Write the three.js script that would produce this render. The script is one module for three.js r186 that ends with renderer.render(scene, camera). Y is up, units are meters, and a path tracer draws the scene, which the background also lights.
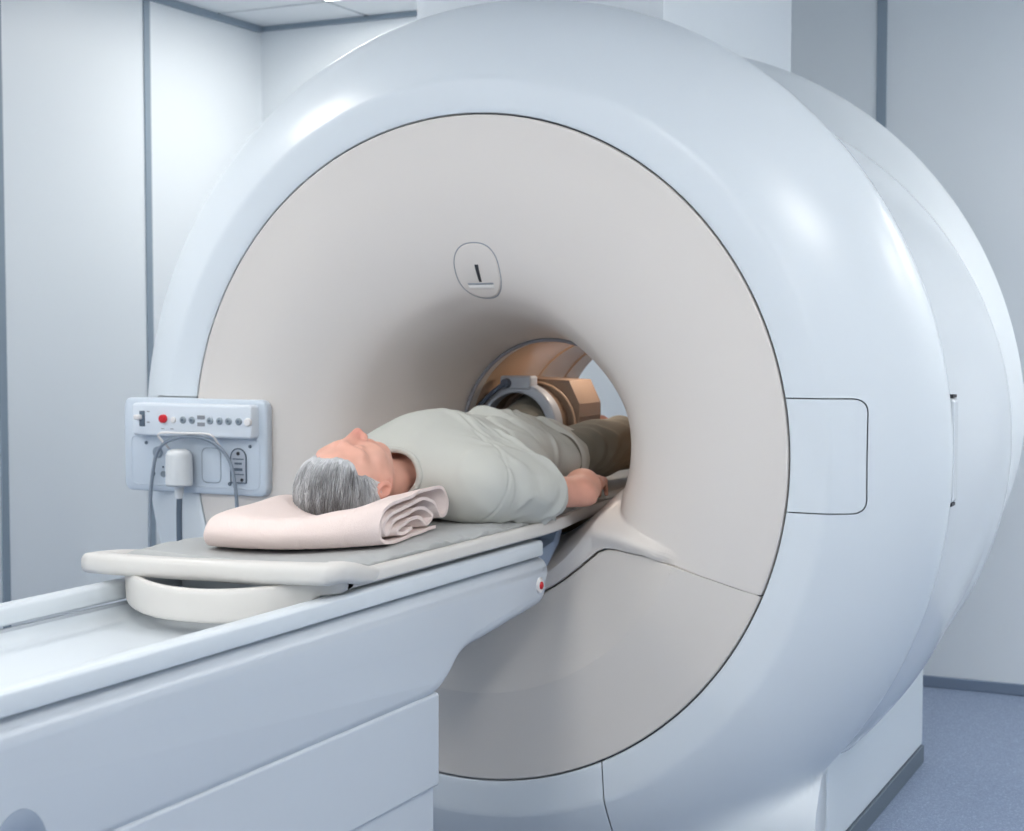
import * as THREE from 'three';
import { RoundedBoxGeometry } from 'three/addons/geometries/RoundedBoxGeometry.js';
import { mergeGeometries, mergeVertices, toCreasedNormals } from 'three/addons/utils/BufferGeometryUtils.js';
import { RectAreaLightUniformsLib } from 'three/addons/lights/RectAreaLightUniformsLib.js';
import { Brush, Evaluator, SUBTRACTION, INTERSECTION } from 'three-bvh-csg';

// ---------------------------------------------------------------- camera, lamps, exposure
const scene = new THREE.Scene();
const camera = new THREE.PerspectiveCamera(29.74, 1024 / 831, 0.05, 40);
camera.rotation.order = 'YXZ';
camera.position.set(1.9315, 1.4087, 3.6599);
camera.rotation.set(-0.0527, 0.455, 0);
camera.focus = 3.35;
camera.userData.fStop = 5.6;
scene.add(camera);
const renderer = new THREE.WebGLRenderer({ antialias: true });
renderer.toneMapping = THREE.LinearToneMapping;
renderer.toneMappingExposure = 1.26;
renderer.shadowMap.enabled = true;
RectAreaLightUniformsLib.init();
scene.background = new THREE.Color(0x000000);

const LAMP_POWER = 10.5;
const LAMP_COLOUR = 0xfffcf6;
// room extents and lamp grid
const XL = -2.48, XR = 3.6, ZB = -2.625, ZF = 5.0, CEIL = 2.87, TILE = 0.6;
const GX = -1.885, GZ = -2.27;                    // one crossing of the ceiling grid
const lampCells = [[0, 0], [0, 4], [0, 8], [3, 7], [3, 10], [7, 0], [6, 5], [6, 8], [0, 11], [6, 11], [8, 2], [3, 11], [8, 0]];

// ---------------------------------------------------------------- helpers
const PI = Math.PI, sin = Math.sin, cos = Math.cos;
const V = (x, y, z) => new THREE.Vector3(x, y, z);
let seed = 7;
const rnd = () => { seed = (seed * 1664525 + 1013904223) % 4294967296; return seed / 4294967296; };
const lerp = (a, b, t) => a + (b - a) * t;
const clamp = (x, a, b) => Math.min(b, Math.max(a, x));
const sstep = (a, b, x) => { const t = clamp((x - a) / (b - a), 0, 1); return t * t * (3 - 2 * t); };
const smin = (a, b, k) => { const h = Math.max(k - Math.abs(a - b), 0) / k; return Math.min(a, b) - h * h * k * 0.25; };
const smax = (a, b, k) => -smin(-a, -b, k);
function hash3(i, j, k) { let h = (i * 374761393 + j * 668265263 + k * 2147483647) | 0; h = Math.imul(h ^ (h >>> 13), 1274126177); h ^= h >>> 16; return ((h >>> 0) % 100000) / 100000; }
function noise3(x, y, z) {
  const i = Math.floor(x), j = Math.floor(y), k = Math.floor(z);
  const u = x - i, v = y - j, w = z - k, f = t => t * t * (3 - 2 * t), a = f(u), b = f(v), c = f(w);
  const L = (p, q) => lerp(hash3(i, j + p, k + q), hash3(i + 1, j + p, k + q), a);
  return lerp(lerp(L(0, 0), L(1, 0), b), lerp(L(0, 1), L(1, 1), b), c) * 2 - 1;
}
const taken = {};
function numbered(n) { const c = taken[n] = (taken[n] ?? -1) + 1; return c ? n + '_' + String(c).padStart(3, '0') : n; }
function shadow(o) { o.traverse(m => { if (m.isMesh) { m.castShadow = true; m.receiveShadow = true; } }); return o; }
function part(name, geo, mat, parent, label) {
  const m = new THREE.Mesh(geo, mat); m.name = name; m.castShadow = m.receiveShadow = true;
  if (label) m.userData.label = label;
  parent.add(m); return m;
}
function thing(name, label, category, pos = [0, 0, 0], group) {
  const g = new THREE.Group(); g.name = numbered(name); g.position.set(...pos); g.userData = { label, category };
  if (group) g.userData.group = group;
  scene.add(g); return g;
}
function meshThing(name, geo, mat, label, category, group) {
  const m = part(numbered(name), geo, mat, scene); m.userData = { label, category };
  if (group) m.userData.group = group; return m;
}
function structure(name, geo, mat, label, category) {
  const m = part(name, geo, mat, scene); m.userData = { kind: 'structure', label, category }; return m;
}
function box(x0, x1, y0, y1, z0, z1, r = 0, seg = 3) {
  const g = r > 0 ? new RoundedBoxGeometry(x1 - x0, y1 - y0, z1 - z0, seg, r) : new THREE.BoxGeometry(x1 - x0, y1 - y0, z1 - z0);
  g.translate((x0 + x1) / 2, (y0 + y1) / 2, (z0 + z1) / 2); return g;
}
function cyl(a, b, r0, r1 = r0, seg = 24) {
  const A = V(...a), B = V(...b), d = B.clone().sub(A), L = d.length();
  const g = new THREE.CylinderGeometry(r1, r0, L, seg, 1);
  g.translate(0, L / 2, 0);
  g.applyQuaternion(new THREE.Quaternion().setFromUnitVectors(V(0, 1, 0), d.normalize()));
  g.translate(...a); return g;
}
function tube(pts, r, seg = 60, rs = 10) {
  return new THREE.TubeGeometry(new THREE.CatmullRomCurve3(pts.map(p => V(...p)), false, 'centripetal'), seg, r, rs, false);
}
// grid of points -> smooth geometry; loopU / loopV close it, flip turns the faces
function gridGeo(nu, nv, fn, { loopU = false, loopV = false, flip = false, uv = null } = {}) {
  const pos = [], uvs = [], idx = [];
  for (let i = 0; i < nu; i++) for (let j = 0; j < nv; j++) {
    const p = fn(i, j); pos.push(p[0], p[1], p[2]);
    uvs.push(...(uv ? uv(p, i, j) : [p[0], p[1]]));
  }
  const iu = loopU ? nu : nu - 1, jv = loopV ? nv : nv - 1;
  for (let i = 0; i < iu; i++) for (let j = 0; j < jv; j++) {
    const a = i * nv + j, b = ((i + 1) % nu) * nv + j, c = ((i + 1) % nu) * nv + (j + 1) % nv, d = i * nv + (j + 1) % nv;
    if (flip) idx.push(a, c, b, a, d, c); else idx.push(a, b, c, a, c, d);
  }
  const g = new THREE.BufferGeometry();
  g.setAttribute('position', new THREE.Float32BufferAttribute(pos, 3));
  g.setAttribute('uv', new THREE.Float32BufferAttribute(uvs, 2));
  g.setIndex(idx); g.computeVertexNormals(); return g;
}
function extrudeZY(pts, x0, x1, bevel, seg = 5, curve = 12) {      // outline in (z, y), extruded along x
  const s = new THREE.Shape();
  pts.forEach((p, i) => i ? (p.length > 2 ? s.quadraticCurveTo(p[2], p[3], p[0], p[1]) : s.lineTo(p[0], p[1])) : s.moveTo(p[0], p[1]));
  const g = new THREE.ExtrudeGeometry(s, { depth: x1 - x0 - 2 * bevel, bevelEnabled: bevel > 0, bevelThickness: bevel, bevelSize: bevel, bevelOffset: -bevel, bevelSegments: seg, curveSegments: curve });
  g.translate(0, 0, bevel);
  const p = g.attributes.position, n = g.attributes.normal;         // local (X, Y, Z) -> world (z, y, x)
  for (const a of [p, n]) for (let i = 0; i < a.count; i++) { const X = a.getX(i), Y = a.getY(i), Z = a.getZ(i); a.setXYZ(i, Z, Y, X); }
  const idx = []; for (let i = 0; i < p.count; i += 3) idx.push(i, i + 2, i + 1);
  g.translate(x0, 0, 0); g.setIndex(idx);
  const m = toCreasedNormals(g.toNonIndexed(), 0.6); return m;
}
// surface nets: smooth mesh of the zero level of f
function surfaceNets(f, lo, hi, h) {
  const n = [0, 1, 2].map(k => Math.ceil((hi[k] - lo[k]) / h) + 1), [nx, ny, nz] = n;
  const F = new Float32Array(nx * ny * nz), I = (i, j, k) => (k * ny + j) * nx + i;
  // coarse pass skips far cells
  const B = 4;
  F.fill(1);
  for (let k0 = 0; k0 < nz; k0 += B) for (let j0 = 0; j0 < ny; j0 += B) for (let i0 = 0; i0 < nx; i0 += B) {
    const c = f(lo[0] + (i0 + B / 2) * h, lo[1] + (j0 + B / 2) * h, lo[2] + (k0 + B / 2) * h);
    const far = Math.abs(c) > h * B * 1.9;
    for (let k = k0; k < Math.min(k0 + B, nz); k++) for (let j = j0; j < Math.min(j0 + B, ny); j++) for (let i = i0; i < Math.min(i0 + B, nx); i++)
      F[I(i, j, k)] = far ? c : f(lo[0] + i * h, lo[1] + j * h, lo[2] + k * h);
  }
  const vid = new Int32Array(nx * ny * nz).fill(-1), pos = [];
  for (let k = 0; k < nz - 1; k++) for (let j = 0; j < ny - 1; j++) for (let i = 0; i < nx - 1; i++) {
    let m = 0; const v = [];
    for (let c = 0; c < 8; c++) { const d = F[I(i + (c & 1), j + (c >> 1 & 1), k + (c >> 2))]; v.push(d); if (d < 0) m++; }
    if (m === 0 || m === 8) continue;
    let x = 0, y = 0, z = 0, e = 0;
    for (let a = 0; a < 8; a++) for (const b of [a | 1, a | 2, a | 4]) if (b !== a && (v[a] < 0) !== (v[b] < 0)) {
      const t = v[a] / (v[a] - v[b]);
      x += lerp(a & 1, b & 1, t); y += lerp(a >> 1 & 1, b >> 1 & 1, t); z += lerp(a >> 2, b >> 2, t); e++;
    }
    vid[I(i, j, k)] = pos.length / 3;
    pos.push(lo[0] + (i + x / e) * h, lo[1] + (j + y / e) * h, lo[2] + (k + z / e) * h);
  }
  const idx = [], quad = (a, b, c, d, s) => { if (a < 0 || b < 0 || c < 0 || d < 0) return; s ? idx.push(a, b, c, a, c, d) : idx.push(a, c, b, a, d, c); };
  for (let k = 1; k < nz - 1; k++) for (let j = 1; j < ny - 1; j++) for (let i = 1; i < nx - 1; i++) {
    const s = F[I(i, j, k)] < 0;
    if (s !== F[I(i + 1, j, k)] < 0) quad(vid[I(i, j - 1, k - 1)], vid[I(i, j, k - 1)], vid[I(i, j, k)], vid[I(i, j - 1, k)], s);
    if (s !== F[I(i, j + 1, k)] < 0) quad(vid[I(i - 1, j, k - 1)], vid[I(i - 1, j, k)], vid[I(i, j, k)], vid[I(i, j, k - 1)], s);
    if (s !== F[I(i, j, k + 1)] < 0) quad(vid[I(i - 1, j - 1, k)], vid[I(i, j - 1, k)], vid[I(i, j, k)], vid[I(i - 1, j, k)], s);
  }
  const g = new THREE.BufferGeometry();
  g.setAttribute('position', new THREE.Float32BufferAttribute(pos, 3)); g.setIndex(idx);
  g.computeVertexNormals();
  const uv = new Float32Array(pos.length / 3 * 2); for (let i = 0; i < pos.length / 3; i++) { uv[2 * i] = pos[3 * i]; uv[2 * i + 1] = pos[3 * i + 2]; }
  g.setAttribute('uv', new THREE.BufferAttribute(uv, 2));
  return g;
}
function vcol(geo, fn) {                                             // vertex colours, linear
  const p = geo.attributes.position, c = new Float32Array(p.count * 3);
  for (let i = 0; i < p.count; i++) { const k = fn(p.getX(i), p.getY(i), p.getZ(i)); c.set(k, i * 3); }
  geo.setAttribute('color', new THREE.BufferAttribute(c, 3)); return geo;
}
const lin = hex => { const c = new THREE.Color(hex); return [c.r, c.g, c.b]; };
// tapered capsule and ellipsoid distances
function cap(x, y, z, a, b, ra, rb) {
  const dx = b[0] - a[0], dy = b[1] - a[1], dz = b[2] - a[2], px = x - a[0], py = y - a[1], pz = z - a[2];
  const t = clamp((px * dx + py * dy + pz * dz) / (dx * dx + dy * dy + dz * dz), 0, 1);
  return Math.hypot(px - dx * t, py - dy * t, pz - dz * t) - (ra + (rb - ra) * t);
}
function ell(x, y, z, c, r) {
  const a = (x - c[0]) / r[0], b = (y - c[1]) / r[1], d = (z - c[2]) / r[2];
  const k0 = Math.hypot(a, b, d), k1 = Math.hypot(a / r[0], b / r[1], d / r[2]);
  return k1 < 1e-9 ? -Math.min(...r) : k0 * (k0 - 1) / k1;
}
function dataTex(w, h, fn, srgb) {
  const d = new Uint8Array(w * h * 4);
  for (let j = 0; j < h; j++) for (let i = 0; i < w; i++) { const c = fn(i, j); d.set([c[0], c[1], c[2], 255], (j * w + i) * 4); }
  const t = new THREE.DataTexture(d, w, h); t.magFilter = THREE.LinearFilter; t.minFilter = THREE.LinearFilter; t.wrapS = t.wrapT = THREE.RepeatWrapping;
  if (srgb) t.colorSpace = THREE.SRGBColorSpace; t.needsUpdate = true; return t;
}

// ---------------------------------------------------------------- materials
const std = (color, roughness = 0.5, extra = {}) => new THREE.MeshPhysicalMaterial({ color, roughness, ...extra });
const speck = dataTex(512, 512, (i, j) => {
  const n = hash3(i, j, 1), m = hash3(i >> 1, j >> 1, 5), q = hash3(i >> 2, j >> 2, 9);
  const v = 0.62 * m + 0.38 * n, s = q > 0.86 ? 16 : 0;
  return [104 + v * 44 + s, 119 + v * 44 + s, 144 + v * 44 + s];
}, true);
speck.repeat.set(1.6, 1.6);
const weave = dataTex(128, 128, (i, j) => { const v = 128 + 70 * ((i & 2) === (j & 2) ? 1 : -1) * 0.6 + 40 * (hash3(i, j, 3) - 0.5); return [v, v, v]; });
weave.repeat.set(24, 24);
const terry = dataTex(256, 256, (i, j) => { const v = 110 + 120 * hash3(i >> 1, j >> 1, 4) - 40 * hash3(i >> 3, j >> 3, 8); return [v, v, v]; });
terry.repeat.set(9, 9);
const M = {
  wall: std(0xe3e9ee, 0.42), wallStrip: std(0x8b9aa8, 0.45), ceiling: std(0xe4e8ec, 0.8), grid: std(0x9aa4ae, 0.5),
  floor: new THREE.MeshPhysicalMaterial({ map: speck, roughness: 0.55 }), baseboard: std(0x76859a, 0.5),
  face: std(0xdcd6d1, 0.38), lower: std(0xd8d2cc, 0.4), ring: std(0xdae1e7, 0.3),
  mid: std(0xd6dce2, 0.14), rear: std(0xdbe1e6, 0.42), base: std(0xd0d9e0, 0.35), plinth: std(0x5d6a76, 0.5),
  dark: std(0x2b2d33, 0.6), seamGrey: std(0x8f939a, 0.4), liner: std(0xcdb096, 0.25), linerRing: std(0x8f9099, 0.35),
  duct: std(0xdfe5eb, 0.45), panel: std(0xc9d3de, 0.35), console: std(0xdde4ec, 0.35), steel: std(0x9aa3aa, 0.3, { metalness: 0.7 }),
  gap: std(0x6a6d75, 0.6), bumper: std(0x8592a4, 0.5), red: std(0xd01524, 0.3), whiteCap: std(0xe9e6e4, 0.3), cable: std(0x8b96a3, 0.5), cableDark: std(0x5c6a79, 0.5), plug: std(0xdadddf, 0.35),
  table: std(0xc8cfd7, 0.34), tableTop: std(0xd6dde3, 0.35), tray: std(0xd3d0cc, 0.4), mat: std(0xb2b4b4, 0.55),
  guide: std(0x8f9fb5, 0.4), coil: std(0xb4bbc6, 0.4), coilShell: std(0x8a7565, 0.45), coilDark: std(0x566072, 0.4),
  shirt: std(0xc3c3bc, 0.9, { bumpMap: weave, bumpScale: 0.0004, sheen: 0.15 }),
  trousers: std(0x77756c, 0.9, { bumpMap: weave, bumpScale: 0.0004 }),
  towel: std(0xefddd7, 0.95, { bumpMap: terry, bumpScale: 0.0012, sheen: 0.3 }),
  skin: new THREE.MeshPhysicalMaterial({ vertexColors: true, roughness: 0.48 }),
  hair: new THREE.MeshPhysicalMaterial({ vertexColors: true, roughness: 0.55 }),
  lampFrame: std(0xe6e9ec, 0.5), glow: new THREE.MeshStandardMaterial({ color: 0xffffff, emissive: 0xfffcf6, emissiveIntensity: 4 }),
};

// ---------------------------------------------------------------- room
structure('floor', box(XL - 0.2, XR + 0.2, -0.2, 0, ZB - 0.2, ZF + 0.2), M.floor, 'blue-grey speckled vinyl floor', 'floor').geometry.computeVertexNormals();
{ const g = scene.getObjectByName('floor').geometry, p = g.attributes.position, u = g.attributes.uv; for (let i = 0; i < p.count; i++) u.setXY(i, p.getX(i), p.getZ(i)); }
function wallPanels(name, label, along, from, to, cuts, at, out) {   // panels with a joint strip standing proud in every gap
  const w = new THREE.Group(); w.name = name; w.userData = { kind: 'structure', label, category: 'wall' }; scene.add(w);
  const mk = (a, b) => along === 'z' ? box(Math.min(at, at - out * 0.2), Math.max(at, at - out * 0.2), 0, CEIL, a, b) : box(a, b, 0, CEIL, Math.min(at, at - out * 0.2), Math.max(at, at - out * 0.2));
  const e = [from, ...cuts, to];
  for (let i = 0; i + 1 < e.length; i++) part('wall_panel', mk(e[i], e[i + 1]), M.wall, w);
  for (const c of cuts) {
    const s = along === 'z' ? box(Math.min(at, at + out * 0.008), Math.max(at, at + out * 0.008), 0, CEIL, c - 0.02, c + 0.02, 0.003, 1) : box(c - 0.02, c + 0.02, 0, CEIL, Math.min(at, at + out * 0.008), Math.max(at, at + out * 0.008), 0.003, 1);
    part('joint_strip', s, M.wallStrip, w, 'grey-blue vertical joint strip');
  }
  return w;
}
wallPanels('wall_left', 'pale blue-white panelled wall with thin vertical joints', 'z', ZB - 0.2, ZF + 0.2, [-1.77, -0.89, 0.31, 1.51, 2.71, 3.91], XL, 1);
wallPanels('wall_back', 'pale blue-white wall behind the scanner with a vertical joint', 'x', XL, XR, [-1.25, 0.492, 1.692, 2.892], ZB, 1);
wallPanels('wall_right', 'pale blue-white panelled wall on the right of the scanner', 'z', ZB - 0.2, ZF + 0.2, [-1.2, 0, 1.2, 2.4, 3.6], XR, -1);
wallPanels('wall_front', 'pale blue-white wall facing the scanner', 'x', XL, XR, [-1.2, 0, 1.2, 2.4], ZF, -1);
structure('baseboard_back', box(XL, XR, 0, 0.045, ZB, ZB + 0.015, 0.004, 1), M.baseboard, 'grey-blue baseboard along the back wall', 'baseboard');
structure('baseboard_left', box(XL, XL + 0.015, 0, 0.045, ZB + 0.016, ZF, 0.004, 1), M.baseboard, 'grey-blue baseboard along the left wall', 'baseboard');
structure('baseboard_right', box(XR - 0.015, XR, 0, 0.045, ZB + 0.016, ZF, 0.004, 1), M.baseboard, 'grey-blue baseboard along the right wall', 'baseboard');
structure('trim_1', box(XL + 0.001, XR - 0.001, CEIL - 0.022, CEIL - 0.001, ZB, ZB + 0.02), M.wallStrip, 'grey shadow trim between back wall and ceiling', 'trim');
structure('trim_2', box(XL, XL + 0.02, CEIL - 0.03, CEIL - 0.001, ZB + 0.021, ZF), M.wallStrip, 'grey shadow trim between left wall and ceiling', 'trim');
{
  const c = new THREE.Group(); c.name = 'ceiling'; c.userData = { kind: 'structure', label: 'white suspended ceiling of square tiles in a thin grid', category: 'ceiling' }; scene.add(c);
  part('ceiling_slab', box(XL - 0.2, XR + 0.2, CEIL + 0.12, CEIL + 0.25, ZB - 0.2, ZF + 0.2), M.ceiling, c);
  const nx0 = -1, nx1 = 9, nz0 = -1, nz1 = 12, lamps = new Set(lampCells.map(l => l.join()));
  const tg = new RoundedBoxGeometry(TILE - 0.022, 0.02, TILE - 0.022, 1, 0.003);
  for (let i = nx0; i <= nx1; i++) for (let k = nz0; k <= nz1; k++) {
    if (lamps.has(i + ',' + k)) continue;
    const x0 = Math.max(GX + i * TILE, XL), x1 = Math.min(GX + (i + 1) * TILE, XR), z0 = Math.max(GZ + k * TILE, ZB), z1 = Math.min(GZ + (k + 1) * TILE, ZF);
    if (x1 - x0 < 0.05 || z1 - z0 < 0.05) continue;
    const full = x1 - x0 > 0.599 && z1 - z0 > 0.599;
    const t = part('ceiling_tile', full ? tg : new RoundedBoxGeometry(x1 - x0 - 0.022, 0.02, z1 - z0 - 0.022, 1, 0.003), M.ceiling, c);
    t.position.set((x0 + x1) / 2, CEIL + 0.01, (z0 + z1) / 2);
  }
  for (let i = nx0 + 1; i <= nx1; i++) part('grid_bar', box(GX + i * TILE - 0.012, GX + i * TILE + 0.012, CEIL + 0.006, CEIL + 0.03, ZB, ZF), M.grid, c);
  for (let k = nz0 + 1; k <= nz1; k++) part('grid_bar', box(XL, XR, CEIL + 0.007, CEIL + 0.031, GZ + k * TILE - 0.012, GZ + k * TILE + 0.012), M.grid, c);
}
for (const [i, k] of lampCells) {
  const x = GX + (i + 0.5) * TILE, z = GZ + (k + 0.5) * TILE;
  const t = thing('ceiling_light', 'square white recessed ceiling light panel', 'ceiling light', [x, CEIL, z], 'recessed ceiling light panels');
  const h = 0.288, w = 0.012;
  part('frame', mergeGeometries([box(-h, h, -0.002, 0.03, -h, -h + w), box(-h, h, -0.002, 0.03, h - w, h), box(-h, -h + w, -0.002, 0.03, -h + w, h - w), box(h - w, h, -0.002, 0.03, -h + w, h - w)]), M.lampFrame, t);
  part('diffuser', box(-h + w, h - w, 0.012, 0.024, -h + w, h - w), M.glow, t);
  const l = new THREE.RectAreaLight(LAMP_COLOUR, LAMP_POWER, 0.55, 0.55); l.position.set(0, 0.006, 0); l.rotation.x = -PI / 2; l.castShadow = true; t.add(l);
}

// ---------------------------------------------------------------- scanner
const H = 1.1, RF = 0.88;
const scanner = thing('mri_scanner', 'large round white and beige tunnel scanner with a dark bore', 'scanner');
const R1 = 0.78, RB = 0.29, LB = 0.6;
const flareTab = pts => new THREE.CatmullRomCurve3(pts.map(p => V(p[0], p[1], 0)), false, 'centripetal').getSpacedPoints(600).reverse();
const flareSide = flareTab([[0.90, 0], [0.76, 0], [0.67, -0.007], [0.59, -0.026], [0.525, -0.053], [0.468, -0.09], [0.424, -0.143], [0.392, -0.21], [0.354, -0.305], [0.32, -0.41], [0.298, -0.51], [0.29, -0.6]]);
const flareTop = flareTab([[0.90, 0], [0.76, 0], [0.67, -0.005], [0.59, -0.018], [0.525, -0.035], [0.47, -0.058], [0.42, -0.095], [0.385, -0.15], [0.36, -0.21], [0.335, -0.305], [0.314, -0.41], [0.297, -0.51], [0.29, -0.6]]);
function tabZ(T, r) {
  if (r >= 0.76) return 0; if (r <= T[0].x) return -LB;
  let a = 0, b = 600; while (b - a > 1) { const m = (a + b) >> 1; if (T[m].x <= r) a = m; else b = m; }
  const p = T[a], q = T[b]; return Math.min(0, lerp(p.y, q.y, (r - p.x) / (q.x - p.x)));
}
// funnel depth at (x, y) from the bore axis: the roof of the funnel is shallower than its sides
function flareZ(x, y) { const r = Math.hypot(x, y), w = sstep(0.15, 0.9, y / r); return w > 0 ? lerp(tabZ(flareSide, r), tabZ(flareTop, r), w) : tabZ(flareSide, r); }
const flareCurve = flareSide, flareR = t => flareCurve[Math.round(clamp(t, 0, 1) * 600)].x;   // by arc length from the bore mouth
const coneZ = r => r >= 0.65 ? 0 : -0.30 * (0.65 - r);
// seam between upper and lower beige covers, polar about the bore axis, angle below horizontal in degrees
const seamTab = [[22.2, 0.88], [23.3, 0.77], [24.8, 0.653], [27, 0.561], [30.7, 0.486], [33.1, 0.456], [36, 0.441], [42, 0.432], [49, 0.427], [60, 0.425], [90, 0.425]];
function seamR(deg) {
  if (deg > 90) deg = 180 - deg;
  if (deg <= 22.2) return RF + 0.01;
  for (let i = 1; i < seamTab.length; i++) if (deg <= seamTab[i][0]) { const [a, b] = [seamTab[i - 1], seamTab[i]]; return lerp(a[1], b[1], (deg - a[0]) / (b[0] - a[0])); }
  return 0.425;
}
function shelfZ(x, y) {                                               // bridge cover under the bore
  const ax = Math.abs(x), yy = y + H, r = Math.hypot(x, y);
  const line = lerp(0.851, 0.772, (ax - 0.38) / 0.425), arc = H - Math.sqrt(0.43 * 0.43 - Math.min(ax, 0.34) ** 2), ys = lerp(arc, line, sstep(0.3, 0.42, ax));
  const yt = 0.962 - 0.25 * Math.max(0, ax - 0.33);
  const t = clamp((yy - ys) / (yt - ys), 0, 1);
  const drop = r < 0.385 ? 1.0 * (0.385 - r) + 18 * (0.385 - r) ** 2 : 0;
  return coneZ(r) + 0.002 + 0.030 * sstep(0, 0.6, t) - 0.16 * t ** 3 - drop - 3.2 * Math.max(0, yy - yt) - 16 * Math.max(0, ax - 0.53) ** 2;
}
function upperZ(x, y) { const z = flareZ(x, y); return y < -0.1 ? smax(z, shelfZ(x, y), 0.014) : z; }
{
  const NT = 1000, NR = 210;
  const angs = Array.from({ length: NT }, (_, i) => i / NT * 2 * PI);
  const upper = gridGeo(NT, NR, (i, j) => {
    const th = angs[i], deg = -Math.atan2(sin(th), cos(th)) * 180 / PI;
    const ro = Math.min(RF - 0.0005, deg > 0 ? seamR(deg) - 0.0025 : 9);
    let r, z;
    if (j < NR - 3) { // from bore mouth outwards, even steps of arc length
      let k = 600; while (k > 0 && flareCurve[k].x > ro - 0.004) k -= 2;
      r = j === NR - 4 ? ro - 0.004 : Math.min(flareR(j / (NR - 4) * k / 600), ro - 0.004);
      z = upperZ(r * cos(th), r * sin(th));
      if (j < 1) z = -LB;
    } else { const k = j - (NR - 3); r = ro - [0.0015, 0, 0][k]; z = upperZ(r * cos(th), r * sin(th)) - [0.001, 0.004, 0.03][k]; }
    return [r * cos(th), H + r * sin(th), z];
  }, { loopU: true });
  part('face_cover', upper, M.face, scanner, 'smooth beige funnel-shaped front cover around the bore');
  const NL = 240, NQ = 60;
  const lower = gridGeo(NL, NQ, (i, j) => {
    const deg = lerp(22.25, 157.75, i / (NL - 1)), th = -deg * PI / 180;
    const a = Math.min(seamR(deg) + 0.0025, RF - 0.012), b = RF - 0.0005;
    let r, z;
    if (j < 3) { r = a + [0, 0, 0.0015][j]; z = coneZ(r) - [0.03, 0.004, 0.001][j]; }
    else if (j > NQ - 4) { const k = j - NQ + 3; r = b - [0.0015, 0, 0][k]; z = coneZ(r) - [0.001, 0.004, 0.03][k]; }
    else { r = lerp(a + 0.004, b - 0.004, (j - 3) / (NQ - 7)); z = coneZ(r); }
    return [r * cos(th), H + r * sin(th), z];
  }, { flip: true });
  part('lower_cover', toCreasedNormals(lower, 0.22), M.lower, scanner, 'beige lower front panel with a shallow dished middle');
}
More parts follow.
